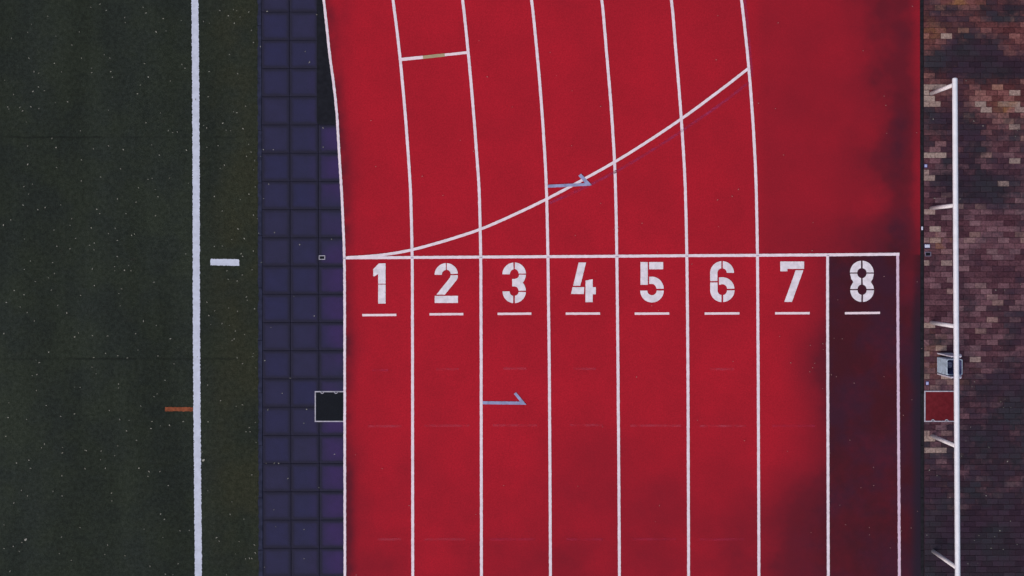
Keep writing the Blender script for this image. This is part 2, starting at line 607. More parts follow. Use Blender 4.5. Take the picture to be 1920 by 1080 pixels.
# dashes under the numbers
for x0, x1, yy, y2 in [(679.3, 743.3, 590.9, 590.4), (805.3, 868.7, 589.3, 588.9), (933, 996.3, 588.5, 588.1), (1060.7, 1125, 588.1, 587.8), (1190, 1254.7, 588.1, 587.8),
                       (1321, 1386.3, 587.9, 587.5), (1453, 1518, 587.4, 587.1), (1584, 1649.7, 587.3, 586.5)]:
    strip('lane_dash', [(x0, yy), (x1, y2)], 4.3, Z1, M['dash'], track, 0.12)
for x0, x1, yy, low in [(698, 728, 694, 1), (818, 860, 692, 0), (944, 987, 691, 0), (1075, 1117, 691.5, 0), (1331, 1376, 692, 0), (690, 753, 799, 0), (796, 880, 798, 0), (924, 1007, 797.5, 0), (1068, 1130, 797, 0), (1182, 1277, 798, 0),
                        (1312, 1398, 798.5, 0), (1448, 1528, 798.5, 1), (708, 752, 1011, 0), (795, 872, 1011, 0), (918, 1004, 1011, 1), (1062, 1130, 1011, 1), (1185, 1267, 1010.5, 1), (1312, 1395, 1011, 1)]:
    strip('faded_dash', [(x0, yy), (x1, yy)], 4.2, Z1, M['faded_low'] if low else M['faded'], track, 0.3)
# grey survey smudges where the lane lines meet the start line
for i in range(8):
    X = lane_x(i, 482)
    Y = interp([(p[0], p[1]) for p in sl], X) + 1.0
    polygons('survey_smudge', [[(X - 2.6, Y - .9), (X + 2.6, Y - .9), (X + 2.4, Y + 1.0), (X - 2.4, Y + 1.0)]], Z4, M['smudge'], track)
# half arrows
o = polygons('half_arrow', [roughen([(904.8, 752.2), (975.2, 752.7), (963.3, 738.3), (967.6, 735.4), (987, 758.6), (904.8, 757.9)], 2.2, .2)], Z2, M['arrow'], track)
o['label'] = 'pale blue half arrow in lane 3 below the numbers'
o = polygons('half_arrow', [roughen([(1027.0, 346.6), (1078, 344.2), (1096.5, 343.4), (1084.2, 329.6), (1089.2, 325.8), (1109.4, 347.2), (1104, 348.4), (1027.2, 352.2)], 2.2, .2)], Z4, M['arrow'], track)
o['label'] = 'pale blue half arrow crossing the curved start line'


# stencilled numbers
def arc(cx, cy, rx, ry, a0, a1, k=14):
    return [(cx + rx * math.cos(R(a0 + (a1 - a0) * t / k)), cy + ry * math.sin(R(a0 + (a1 - a0) * t / k))) for t in range(k + 1)]


def ring(cx, cy, ro, ri, a0, a1, roy=None, riy=None):
    return arc(cx, cy, ro, roy or ro, a0, a1) + arc(cx, cy, ri, riy or ri, a1, a0)


def gap(deg, g, r):
    return deg


D = {}
D[1] = ((640, 470, 6), [[(360, 207), (422, 144), (498, 143), (498, 372), (415, 372), (415, 262), (372, 290), (360, 286)], [(415, 381), (498, 381), (498, 595), (415, 595)]])
D[2] = ((640, 470, 6), [
    arc(1181, 271, 131, 131, 180, 268) + [(1176, 216)] + arc(1181, 271, 50, 54, 262, 180),
    [(1187, 140)] + arc(1181, 268, 131, 128, 273, 356) + [(1230, 262)] + arc(1181, 268, 50, 54, 350, 277),
    [(1230, 276), (1311, 276), (1308, 308), (1298, 330), (1165, 494), (1070, 494), (1222, 304)],
    [(1051, 508), (1312, 508), (1312, 588), (1051, 588)]])
D[3] = ((640, 360, 3), [
    arc(972, 463, 66, 66, 180, 266) + arc(972, 463, 24, 28, 262, 180),
    arc(972, 459, 66, 63, 274, 360) + arc(972, 459, 25, 26, 360, 278),
    [(1000, 465), (1038, 465), (1036, 480), (1030, 497), (1020, 510), (1031, 524), (1037, 542), (1038, 555), (997, 555), (994, 543), (986, 534), (974, 531), (961, 531), (961, 489), (975, 489), (989, 485), (997, 476)],
    arc(972, 560, 66, 65, 2, 86) + arc(972, 560, 25, 24, 80, 5),
    arc(972, 559, 65, 66, 95, 180) + arc(972, 559, 25, 26, 180, 103)])
D[4] = ((960, 470, 6), [
    [(750, 133), (833, 133), (768, 395), (687, 395)],
    [(681, 410), (812, 410), (809, 488), (664, 487)],
    [(827, 336), (907, 321), (908, 410), (942, 410), (942, 490), (908, 490), (907, 579), (826, 579)]])
D[5] = ((960, 470, 6), [
    [(1445, 128), (1527, 128), (1527, 384), (1445, 384)],
    [(1542, 128), (1700, 128), (1700, 209), (1542, 209)],
    [(1542, 293)] + arc(1572, 432, 135, 140, 268, 358) + arc(1572, 432, 52, 58, 356, 272) + [(1542, 374)],
    arc(1574, 449, 133, 134, 0, 180) + arc(1574, 449, 52, 52, 180, 0)])
D[6] = ((1280, 470, 6), [
    arc(443, 250, 135, 132, 266, 180) + [(309, 342), (390, 342)] + arc(443, 250, 53, 52, 180, 260),
    arc(443, 250, 133, 132, 273, 360) + arc(443, 250, 52, 52, 358, 278),
    [(309, 357), (391, 357)] + arc(443, 445, 51, 55, 182, 98) + arc(443, 445, 134, 133, 93, 180),
    [(408, 300)] + arc(445, 432, 136, 133, 268, 358) + arc(445, 432, 54, 55, 356, 262) + [(408, 386)],
    arc(445, 445, 137, 133, 0, 86) + arc(445, 445, 53, 55, 80, 2)])
D[7] = ((1280, 470, 6), [[(1097, 122), (1365, 122), (1365, 205), (1177, 205), (1177, 232), (1097, 232)], [(1270, 220), (1356, 220), (1228, 576), (1142, 576)]])
D[8] = ((1500, 470, 6), [
    arc(694, 245, 133, 132, 266, 180) + arc(694, 245, 51, 48, 180, 259),
    arc(694, 245, 133, 132, 274, 360) + arc(694, 245, 52, 48, 360, 281),
    [(562, 258), (642, 258), (652, 286), (668, 302), (686, 310), (686, 380), (666, 390), (651, 406), (645, 431), (564, 431), (572, 396), (598, 352), (574, 316)],
    [(828, 258), (748, 258), (738, 286), (720, 302), (702, 310), (705, 380), (724, 390), (740, 406), (748, 431), (830, 431), (822, 396), (795, 352), (818, 316)],
    arc(697, 445, 133, 132, 180, 94) + arc(697, 445, 51, 52, 99, 180),
    arc(697, 445, 133, 132, 86, 0) + arc(697, 445, 51, 52, 0, 79)])
for k, ((ox, oy, sc), polys) in D.items():
    o = polygons('lane_number', [roughen([(ox + a / sc, oy + b / sc) for a, b in p], 2.0, 0.14) for p in polys], Z1, M['number'], track)
    o['label'] = 'white stencilled number %d painted in its lane' % k

# playing field ------------------------------------------------------
vs, fs = [], []
nj = 700
for j in range(nj + 1):
    Y = Y0 + (Y1 - Y0) * j / nj
    xe = 483.0 + 2.2 * (Y / 1080.0) + random.uniform(-0.9, 0.9) + 1.3 * noise.noise(Vector((Y / 30.0, 1, 0)))
    vs.append(w(-2400, Y))
    vs.append(w(xe, Y))
    if j:
        k = 2 * j
        fs.append((k - 2, k, k + 1, k - 1))
field = mesh('playing_field', [v + Vector((0, 0, 0.006)) for v in vs], fs, M['turf'])
tag(field, 'dark green artificial turf field with a white sideline', 'turf field', kind='structure')
o = strip('sideline', [(365.8 + 6.0 * (y / 1080.0) + 0.5 * math.sin(y / 140.0), y) for y in range(Y0, Y1, 20)], 13.2, 0.011, M['pitch_line'], field, 0.75, 1.8)
o['label'] = 'wide white sideline with fuzzy edges'
o = polygons('restraining_mark', [roughen([(395.5, 485.4), (447.5, 486), (449, 488), (449, 498.5), (395, 497.5), (394.6, 488)], 1.6, 0.6)], 0.011, M['pitch_line'], field)
o['label'] = 'short white bar between the sideline and the blue tiles'
o = polygons('orange_mark', [roughen([(309.5, 763.2), (362.5, 763.6), (362.5, 771.2), (309.5, 770.8)], 1.5, 0.7)], 0.011, M['orange'], field)
o['label'] = 'rust orange tick at the sideline'

# kerb between turf and tiles
bm = bmesh.new()
a0, a1 = w(480.8, Y0), w(488.6, Y1)
for k in range(24):
    ya, yb = Y0 + (Y1 - Y0) * k / 24, Y0 + (Y1 - Y0) * (k + 1) / 24 - 0.6
    pa, pb = w(481.0 + 2.4 * ya / 1080, ya), w(489.9 + 2.9 * yb / 1080, yb)
    box_bm(bm, pa.x, pb.x, pb.y, pa.y, -0.1, 0.004, 0.004)
k = bm_obj('edge_kerb', bm, M['edge_kerb'])
tag(k, 'narrow blue grey kerb between the turf and the blue tiles', 'kerb', kind='structure')

# blue rubber tiles
TP = 52.93
cols = [(490.2, 542.45), (543.15, 595.65), (596.35, 649.0)]
vs, fs, dirt = [], [], []
for r_ in range(-13, 33):
    ya, yb = 22.2 + TP * (r_ - 1) + 0.35, 22.2 + TP * r_ - 0.35
    for ci, (xa, xb) in enumerate(cols):
        sk = 3.4 * ((ya + yb) / 2) / 1080.0
        n = 8
        base = len(vs)
        dz = random.uniform(-0.0015, 0.0015)
        for j in range(n + 1):
            for i in range(n + 1):
                u, v = i / n, j / n
                # denser towards the edges
                u = 0.5 - 0.5 * math.cos(math.pi * u)
                v = 0.5 - 0.5 * math.cos(math.pi * v)
                e = min(u, 1 - u, v, 1 - v)
                X, Y = xa + (xb - xa) * u + sk, ya + (yb - ya) * v
                vs.append(w(X, Y) + Vector((0, 0, dz - (0.005 if e < 1e-4 else 0))))
                dirt.append(1.05 * (1 - smooth(0.0, 0.19, e)) + 0.14)
        for j in range(n):
            for i in range(n):
                k = base + j * (n + 1) + i
                fs.append((k, k + n + 1, k + n + 2, k + 1))
        b2 = len(vs)
        rim = [base + i for i in range(n)] + [base + j * (n + 1) + n for j in range(n)] + [base + n * (n + 1) + n - i for i in range(n)] + [base + (n - j) * (n + 1) for j in range(n)]
        for q in rim:
            vs.append(vs[q] + Vector((0, 0, -0.03)))
            dirt.append(1.0)
        for q in range(len(rim)):
            q2 = (q + 1) % len(rim)
            fs.append((rim[q], rim[q2], b2 + q2, b2 + q))
tp = mesh('tiled_pavement', vs, fs, M['tile'])
a = tp.data.attributes.new('dirt', 'FLOAT', 'POINT')
a.data.foreach_set('value', dirt)
tag(tp, 'strip of square dark blue rubber tiles between turf and track', 'tile strip', kind='structure')
p0, p1 = w(470, Y1), w(1745, Y0)
u = mesh('sub_base_ground', [(p0.x, p0.y, -0.03), (p1.x, p0.y, -0.03), (p1.x, p1.y, -0.03), (p0.x, p1.y, -0.03)], [(0, 1, 2, 3)], M['under'])
tag(u, 'dark bedding showing in the joints under tiles and track', 'ground', kind='structure')

# black mat along the bend, rounded at its lower corner
bm = bmesh.new()
out = [(593.2, Y0), (594.2, 226)] + [(599.2 - 5 * math.cos(R(t)), 228 + 5 * math.sin(R(t))) for t in (20, 45, 70, 90)] + [(640, 233.4)]
ys = [233 - (233 - Y0) * k / 30 for k in range(31)]
out += [(max(lane_x(0, y) + 1.5, 594.5), y) for y in ys]
top = [bm.verts.new(w(a_, b_) + Vector((0, 0, 0.0035))) for a_, b_ in out]
f = bm.faces.new(top)
ex = bmesh.ops.extrude_face_region(bm, geom=[f])
bmesh.ops.translate(bm, verts=[v for v in ex['geom'] if isinstance(v, bmesh.types.BMVert)], vec=(0, 0, -0.012))
bmesh.ops.recalc_face_normals(bm, faces=bm.faces[:])
bmesh.ops.triangulate(bm, faces=[f_ for f_ in bm.faces if len(f_.verts) > 4])
m_ = bm_obj('rubber_mat', bm, M['black_mat'])
tag(m_, 'plain black rubber mat tapering between blue tiles and the inner white line', 'mat')

# black kerb between track and bricks
bm = bmesh.new()
for k in range(24):
    ya, yb = Y0 + (Y1 - Y0) * k / 24, Y0 + (Y1 - Y0) * (k + 1) / 24 - 0.5
    box_bm(bm, w(right_x(ya) + .2, ya).x, w(1731.6 + 1.3 * ya / 1080, ya).x, w(0, yb).y, w(0, ya).y, -0.1, 0.002, 0.006)
k = bm_obj('drain_kerb', bm, M['black_kerb'])
tag(k, 'black kerb line separating the red track from the brick paving', 'kerb', kind='structure')

# brick paving: running bond, every brick real
POSTS = [(1746.2, 175.3), (1746.6, 390.2), (1746.6, 604.9), (1748.0, 817.4), (1749.6, 1033.6), (1751, 1248), (1752, 1463)]
DB = [(1772, 25, 34, 22, .5), (1885, 25, 40, 26, .6), (1835, 85, 40, 30, .75), (1785, 118, 60, 26, .75), (1880, 125, 60, 26, .8), (1765, 222, 34, 26, .55), (1820, 262, 30, 40, .6), (1850, 350, 60, 36, .8), (1770, 330, 24, 30, .45), (1838, 205, 30, 18, .3),
      (1905, 240, 20, 30, .35), (1905, 620, 30, 60, .4), (1815, 560, 18, 40, .25), (1900, 740, 50, 60, .5), (1830, 720, 40, 30, .4), (1850, 830, 70, 40, .4), (1750, 640, 20, 20, .3), (1745, 870, 20, 30, .1)]
LB = [(1890, 185, 40, 26, .55), (1745, 62, 16, 22, .6), (1865, 55, 26, 22, .55), (1910, 60, 20, 20, .5), (1805, 5, 30, 8, .6), (1745, 165, 16, 14, .4), (1760, 445, 30, 24, .3), (1850, 420, 50, 16, .3), (1850, 520, 60, 40, .1), (1755, 560, 30, 40, .2), (1860, 195, 30, 20, .3), (1745, 300, 12, 30, .3), (1750, 800, 14, 16, .35)]


def damp(X, Y):
    v = 0.38
    if Y < 380:
        v = 0.36
    if Y > 400:
        v = 0.22 + 0.08 * smooth(1790, 1900, X)
    v += 0.22 * smooth(680, 800, Y) + 0.30 * smooth(800, 930, Y) + 0.36 * smooth(910, 1020, Y)
    for bx, by, rx, ry, s in DB:
        v += s * math.exp(-(((X - bx) / rx) ** 2 + ((Y - by) / ry) ** 2))
    for bx, by, rx, ry, s in LB:
        v -= s * math.exp(-(((X - bx) / rx) ** 2 + ((Y - by) / ry) ** 2))
    return v


PALE = [(1736, 175), (1741, 166), (1745, 185), (1738, 193), (1748, 193), (1846, 193), (1882, 193), (1902, 193), (1842, 203), (1905, 203), (1898, 171), (1903, 236), (1762, 429), (1758, 450), (1738, 392), (1749, 398), (1772, 162), (1737, 290), (1762, 290), (1738, 322), (1740, 333),
        (1748, 613), (1739, 812), (1750, 826), (1744, 848), (1770, 707), (1757, 655), (1736, 495), (1780, 495), (1768, 65), (1905, 300), (1872, 341), (1750, 162), (1757, 842)]
vs, fs, da, pa, oc = [], [], [], [], []
RP, BL = 10.64, 21.33
g_ = 0.55
row = -98
Yr = 402.6 + RP * row
while Yr < Y1:
    par = row % 2
    x_start = 1732.2 + 1.3 * Yr / 1080
    xs = [x_start]
    x = (1742.6 if par == 0 else 1753.3) + 1.3 * Yr / 1080
    while x < 2560:
        xs.append(x)
        x += BL
    for xa, xb in zip(xs, xs[1:]):
        cx, cy = (xa + xb) / 2, Yr + RP / 2
        b = len(vs)
        dz = random.uniform(-0.002, 0.002)
        jx, jy = random.uniform(-.15, .15), random.uniform(-.15, .15)
        ring_ = [(xa + g_ / 2, Yr + RP - g_ / 2), (xb - g_ / 2, Yr + RP - g_ / 2), (xb - g_ / 2, Yr + g_ / 2), (xa + g_ / 2, Yr + g_ / 2)]
        ins = 0.4
        rin = [(xa + g_ / 2 + ins, Yr + RP - g_ / 2 - ins), (xb - g_ / 2 - ins, Yr + RP - g_ / 2 - ins), (xb - g_ / 2 - ins, Yr + g_ / 2 + ins), (xa + g_ / 2 + ins, Yr + g_ / 2 + ins)]
        for z, rg in ((-0.02, ring_), (-0.004, ring_), (0.0, rin)):
            for X, Y in rg:
                vs.append(w(X + jx, Y + jy) + Vector((0, 0, z + dz)))
        for lv in (0, 4):
            for i in range(4):
                j = (i + 1) % 4
                fs.append((b + lv + i, b + lv + j, b + lv + 4 + j, b + lv + 4 + i))
        fs.append((b + 8, b + 9, b + 10, b + 11))
        pl = 0.0
        for px, py in PALE:
            if xa - 0.5 <= px <= xb + 0.5 and Yr <= py <= Yr + RP:
                pl = random.uniform(0.6, 0.95)
        if pl == 0 and random.random() < 0.012 and Yr < 800:
            pl = random.uniform(0.3, 0.6)
        och = max(0.0, math.exp(-(((cx - 1800) / 40) ** 2 + ((cy - 2) / 12) ** 2)) + math.exp(-(((cx - 1750) / 24) ** 2 + ((cy - 50) / 22) ** 2)) + math.exp(-(((cx - 1900) / 40) ** 2 + ((cy - 205) / 14) ** 2))
                  + math.exp(-(((cx - 1768) / 16) ** 2 + ((cy - 455) / 14) ** 2)) + .7 * math.exp(-(((cx - 1750) / 20) ** 2 + ((cy - 660) / 40) ** 2)) + math.exp(-(((cx - 1831) / 10) ** 2 + ((cy - 698) / 5) ** 2)))
        och = min(1.0, och)
        dm = damp(cx, cy)
        for q in range(12):
            X, Y = (ring_ + ring_ + rin)[q]
            da.append(0.5 * dm + 0.5 * damp(X, Y))
            pa.append(pl)
            oc.append(och)
    row += 1
    Yr = 402.6 + RP * row
br = mesh('brick_pavement', vs, fs, M['brick'])
for nm, ar in (('damp', da), ('pale', pa), ('ochre', oc)):
    a = br.data.attributes.new(nm, 'FLOAT', 'POINT')
    a.data.foreach_set('value', ar)
tag(br, 'weathered red brick paving with dark damp patches beside the track', 'brick paving', kind='structure')
p0, p1 = w(1745, Y1), w(2570, Y0)
u = mesh('joint_sand_ground', [(p0.x - .13, p0.y, -0.008), (p1.x, p0.y, -0.008), (p1.x, p1.y, -0.008), (p0.x - .13, p1.y, -0.008)], [(0, 1, 2, 3)], M['joint'])
tag(u, 'dark sand filling the joints of the brick paving', 'ground', kind='structure')

# ------------------------------------------------------------------ railing
RH = 0.963


def tube(bm, p, q, r, seg=20, cap0=True, cap1=True):
    d = (q - p).normalized()
    a_ = d.orthogonal().normalized()
    b_ = d.cross(a_)
    prof = []
    if cap0:
        prof += [(p - d * r * math.sin(R(t)) * 0.55, r * math.cos(R(t))) for t in (85, 65, 40, 18)]
    prof += [(p, r)]
    k = max(1, int((q - p).length / 0.5))
    prof += [(p + (q - p) * i / k, r) for i in range(1, k + 1)]
    if cap1:
        prof += [(q + d * r * math.sin(R(t)) * 0.55, r * math.cos(R(t))) for t in (18, 40, 65, 85)]
    prev = None
    rings = []
    for c, rr in prof:
        rg = [bm.verts.new(c + (a_ * math.cos(2 * math.pi * i / seg) + b_ * math.sin(2 * math.pi * i / seg)) * rr) for i in range(seg)]
        if prev:
            for i in range(seg):
                j = (i + 1) % seg
                bm.faces.new((prev[i], prev[j], rg[j], rg[i]))
        prev = rg
        rings.append(rg)
    bm.faces.new(rings[0][::-1])
    bm.faces.new(rings[-1])


rail = empty('railing', w(1746.2, 175.3), 'white tubular metal railing standing on the brick paving beside the track', 'railing')


def local(o):
    for v in o.data.vertices:
        v.co -= rail.location
    return o


bm = bmesh.new()
tube(bm, w(1746.0 - 0.1, 166.0) + Vector((0, 0, RH)), w(1754.2, 1640) + Vector((0, 0, RH)), 0.0425, 24)
o = bm_obj('top_rail', bm, M['rail'], None, True)
o.parent = rail
local(o)
for i, (X, Y) in enumerate(POSTS):
    bm = bmesh.new()
    p = w(X, Y)
    tube(bm, p + Vector((0, 0, -0.01)), p + Vector((0, 0, RH - 0.035)), 0.0335, 20, False, False)
    o = bm_obj('post', bm, M['post'], None, True)
    o.parent = rail
    local(o)

# ------------------------------------------------------------------ hatches and small covers


def framed(name, X0, X1, Y0_, Y1_, fw, z0, frame_mat, lid_mat, label, cat, lugs=(), lug_in=1, group=None, ftop=0.012):
    loc = w((X0 + X1) / 2, (Y0_ + Y1_) / 2, 0)
    root = empty(name, loc, label, cat, group)
    a_, b_ = w(X0, Y1_) - loc, w(X1, Y0_) - loc
    fwm = fw * S
    bm = bmesh.new()
    box_bm(bm, a_.x, b_.x, b_.y - fwm, b_.y, -0.02, z0 + ftop, 0.003)
    box_bm(bm, a_.x, b_.x, a_.y, a_.y + fwm, -0.02, z0 + ftop, 0.003)
    box_bm(bm, a_.x, a_.x + fwm, a_.y + fwm, b_.y - fwm, -0.02, z0 + ftop, 0.003)
    box_bm(bm, b_.x - fwm, b_.x, a_.y + fwm, b_.y - fwm, -0.02, z0 + ftop, 0.003)
    o = bm_obj('frame', bm, frame_mat)
    o.parent = root
    bm = bmesh.new()
    box_bm(bm, a_.x + fwm, b_.x - fwm, a_.y + fwm, b_.y - fwm, -0.02, z0 + 0.006, 0.002)
    o = bm_obj('lid', bm, lid_mat)
    o.parent = root
    for X, top in lugs:
        # half-round lifting lug: a pale crescent around a dark finger hole
        c = w(X, Y0_ if top else Y1_) - loc
        s = -1 if top else 1
        c.y += s * fwm * 0.6
        bm = bmesh.new()
        inn, outr = [], []
        for t in range(0, 181, 15):
            ca, sa = math.cos(R(t)), math.sin(R(t))
            outr.append((c.x + 0.032 * ca, c.y + s * 0.034 * sa))
            inn.append((c.x + 0.021 * ca, c.y + s * 0.018 * sa))
        tops = [[bm.verts.new((x_, y_, z0 + ftop + 0.010)) for x_, y_ in lst] for lst in (outr, inn)]
        bots = [[bm.verts.new((x_, y_, z0 + 0.002)) for x_, y_ in lst] for lst in (outr, inn)]
        for i in range(len(inn) - 1):
            bm.faces.new((tops[0][i], tops[0][i + 1], tops[1][i + 1], tops[1][i]))
            bm.faces.new((tops[0][i], bots[0][i], bots[0][i + 1], tops[0][i + 1]))
            bm.faces.new((tops[1][i], tops[1][i + 1], bots[1][i + 1], bots[1][i]))
        bmesh.ops.recalc_face_normals(bm, faces=bm.faces[:])
        h = bm_obj('lifting_lug', bm, frame_mat)
        h.parent = root
        bm = bmesh.new()
        vv = [bm.verts.new((x_, y_, z0 + ftop + 0.004)) for x_, y_ in inn]
        bm.faces.new(vv)
        bm.normal_update()
        for f_ in bm.faces:
            if f_.normal.z < 0:
                f_.normal_flip()
        q = bm_obj('finger_hole', bm, M['hatch_black'])
        q.parent = h
    return root


framed('access_hatch', 590.2, 646.4, 733.2, 791.0, 2.1, 0.0, M['frame'], M['hatch_black'],
       'square black access hatch with thin white frame set in the blue tiles', 'hatch', [(604.4, True), (630.2, True)], ftop=0.007)
framed('access_hatch', 1733.0, 1791.5, 732.6, 790.8, 2.0, 0.0, M['frame'], M['hatch_red'],
       'square red access hatch with thin white frame set in the brick paving', 'hatch', [(1748.4, False), (1774.2, False)])
framed('inspection_cover', 598.0, 609.8, 478.8, 486.8, 1.35, 0.0, M['frame'], M['hatch_black'],
       'tiny white framed black cover on the blue tiles near the start line', 'cover')
framed('inspection_cover', 1734.2, 1745.6, 472.2, 480.6, 1.3, 0.0, simple('dull_lilac_frame', (0.20, 0.17, 0.25), 0.7, 0.15), M['hatch_black'],
       'tiny grey framed dark cover among bricks at the end of the start line', 'cover')


def stud(name, X, Y, wx, wy, h, material, label, cat, base_mat=None, z=0.0):
    """small raised plate: a chamfered cap on a slightly larger base"""
    loc = w(X, Y)
    loc.z = z
    root = empty(name, loc, label, cat)
    bm = bmesh.new()
    a_, b_ = wx * S / 2, wy * S / 2
    box_bm(bm, -a_, a_, -b_, b_, 0.002, h, min(a_, b_) * 0.25)
    o = bm_obj('cap', bm, material)
    o.parent = root
    if base_mat:
        bm = bmesh.new()
        box_bm(bm, -a_ - .009, a_ + .012, -b_ - .010, b_ + .010, -0.003, 0.004, 0.002)
        o = bm_obj('base', bm, base_mat)
        o.parent = root
    return root


navy = simple('dark_blue_base', (0.035, 0.03, 0.10), 0.8, 0.1)
stud('marker_block', 1735.6, 311.0, 4.4, 5.2, 0.02, M['lilac'], 'tiny lilac block beside the black kerb, above the second railing post', 'marker', navy)
stud('marker_block', 1738.2, 461.3, 8.8, 6.2, 0.03, M['white_plastic'], 'small bright white block just above the grey framed cover', 'marker', navy)
stud('marker_block', 1738.4, 718.4, 4.2, 5.6, 0.02, M['lilac'], 'tiny lilac block just above the red hatch', 'marker', navy)
# white peg lying on the kerb
bm = bmesh.new()
c = w(1728.4, 428.0)
tube(bm, c + Vector((0, -0.025, 0.016)), c + Vector((0, 0.025, 0.016)), 0.0145, 14)
for v in bm.verts:
    v.co -= c
o = bm_obj('peg', bm, M['white_plastic'], None, True)
o.location = c
tag(o, 'short white peg lying on the black kerb right of the start line', 'peg')

# ------------------------------------------------------------------ grey metal box under the rail
bx0, bx1 = w(1757.2, 0).x, w(1786.2, 0).x
by0, by1 = w(0, 698.4).y, w(0, 669.3).y
loc = Vector(((bx0 + bx1) / 2, (by0 + by1) / 2, 0))
root = empty('metal_box', loc, 'squat grey metal box with dark open top and side plates under the white rail', 'box')
hx, hy = (bx1 - bx0) / 2, (by1 - by0) / 2


def rrect(hx_, hy_, r, z, k=5):
    out_ = []
    for cx, cy, a0_ in ((hx_ - r, hy_ - r, 0), (-hx_ + r, hy_ - r, 90), (-hx_ + r, -hy_ + r, 180), (hx_ - r, -hy_ + r, 270)):
        for t in range(k + 1):
            a_ = R(a0_ + 90 * t / k)
            out_.append((cx + r * math.cos(a_), cy + r * math.sin(a_), z))
    return out_


def loft(bm, rings, cap_lo=False, cap_hi=False):
    rr = [[bm.verts.new(p) for p in rg] for rg in rings]
    for A, B in zip(rr, rr[1:]):
        for i in range(len(A)):
            j = (i + 1) % len(A)
            bm.faces.new((A[i], A[j], B[j], B[i]))
    if cap_lo:
        bm.faces.new(rr[0][::-1])
    if cap_hi:
        bm.faces.new(rr[-1])


bm = bmesh.new()
loft(bm, [rrect(hx, hy, .012, 0.0), rrect(hx, hy, .012, 0.375), rrect(hx - .001, hy - .001, .02, 0.396), rrect(hx - .005, hy - .005, .026, 0.401),
          rrect(hx - .011, hy - .011, .030, 0.400), rrect(hx - .013, hy - .013, .030, 0.385)])
o = bm_obj('body', bm, M['box'], root)
o.matrix_parent_inverse.identity()
bm = bmesh.new()
loft(bm, [rrect(hx - .0135, hy - .0135, .030, 0.392), rrect(hx - .030, hy - .030, .035, 0.27), rrect(hx - .05, hy - .05, .04, 0.12)], False, False)
vv = [v for v in bm.verts if abs(v.co.z - 0.12) < 1e-5]
# rumpled bottom of the liner
cvert = bm.verts.new((0, 0, 0.10))
vv.sort(key=lambda v: math.atan2(v.co.y, v.co.x))
for i in range(len(vv)):
    bm.faces.new((cvert, vv[i], vv[(i + 1) % len(vv)]))
bmesh.ops.recalc_face_normals(bm, faces=bm.faces[:])
for f_ in bm.faces:
    f_.normal_flip()
o = bm_obj('liner', bm, M['liner'], root, True)
o.matrix_parent_inverse.identity()
# pale lump caught inside, upper left of the opening
bm = bmesh.new()
bmesh.ops.create_icosphere(bm, subdivisions=3, radius=0.06)
for v in bm.verts:
    d = 1 + 0.35 * noise.noise(v.co * 28)
    v.co = Vector((v.co.x * 0.95 * d - 0.012, v.co.y * 0.95 * d + 0.018, v.co.z * 0.8 * d + 0.20))
o = bm_obj('crumpled_lining', bm, simple('crumpled_blue_grey', (0.16, 0.18, 0.30), 0.7, 0.15, 0.4, 18), root, True)
o.matrix_parent_inverse.identity()
for s, yy in ((1, (by1 - loc.y) + 0.062), (-1, (by0 - loc.y) - 0.024)):
    bm = bmesh.new()
    ya, yb = (yy - 0.010, yy + 0.010)
    # plate outline in x-z with clipped corner
    prof = [(-hx, 0), (hx - .02, 0), (hx - .02, 0.40), (hx - .06, 0.50), (-hx + .03, 0.57), (-hx, 0.56)]
    lo = [bm.verts.new((a_, ya, b_)) for a_, b_ in prof]
    hi = [bm.verts.new((a_, yb, b_)) for a_, b_ in prof]
    bm.faces.new(lo)
    bm.faces.new(hi[::-1])
    for i in range(len(prof)):
        j = (i + 1) % len(prof)
        bm.faces.new((lo[i], hi[i], hi[j], lo[j]))
    bmesh.ops.recalc_face_normals(bm, faces=bm.faces[:])
    o = bm_obj('side_plate', bm, M['plate'], root)
    o.matrix_parent_inverse.identity()
    bm = bmesh.new()
    cy = yy if s > 0 else yy
    tube(bm, Vector((hx - .055, yy - s * 0.02, 0.43)), Vector((hx - .055, yy + s * 0.022, 0.43)), 0.019, 14)
    h = bm_obj('knob', bm, M['plate'], o, True)
    h.matrix_parent_inverse.identity()

# ------------------------------------------------------------------ fallen leaves, one by one
TURF1 = "512,43 600,60 565,25 807,42 823,75 705,100 706,128 180,138 270,93 158,183 66,216 316,205 880,180 935,175 920,107 588,308 620,327 165,328 308,357 221,413 348,405 517,384 625,405 635,436 815,360 836,434 960,456 1025,363 218,490 252,512 188,515 30,453 46,602 52,614 116,606 130,626 175,602 314,578 382,575 612,620 775,529 905,636 150,688 455,737 823,691 948,735 998,744 295,779 158,822 318,830 612,822 695,842 855,816 898,873 158,925 320,944 680,950 460,900 568,996 183,1036 137,1050 835,1010 858,1003 955,1002 1050,845 1063,1031 875,1068 1146,122 1178,132 1172,545 1238,60 1286,90 1315,55 1333,62 1320,132 1338,415 1382,598 1255,694 1315,630 1272,733 1298,735 1164,720 1166,830 1228,820 1263,930 1240,947 1368,725 1388,880 1400,812 1414,856 1427,240 1416,172 1436,904 1428,955"
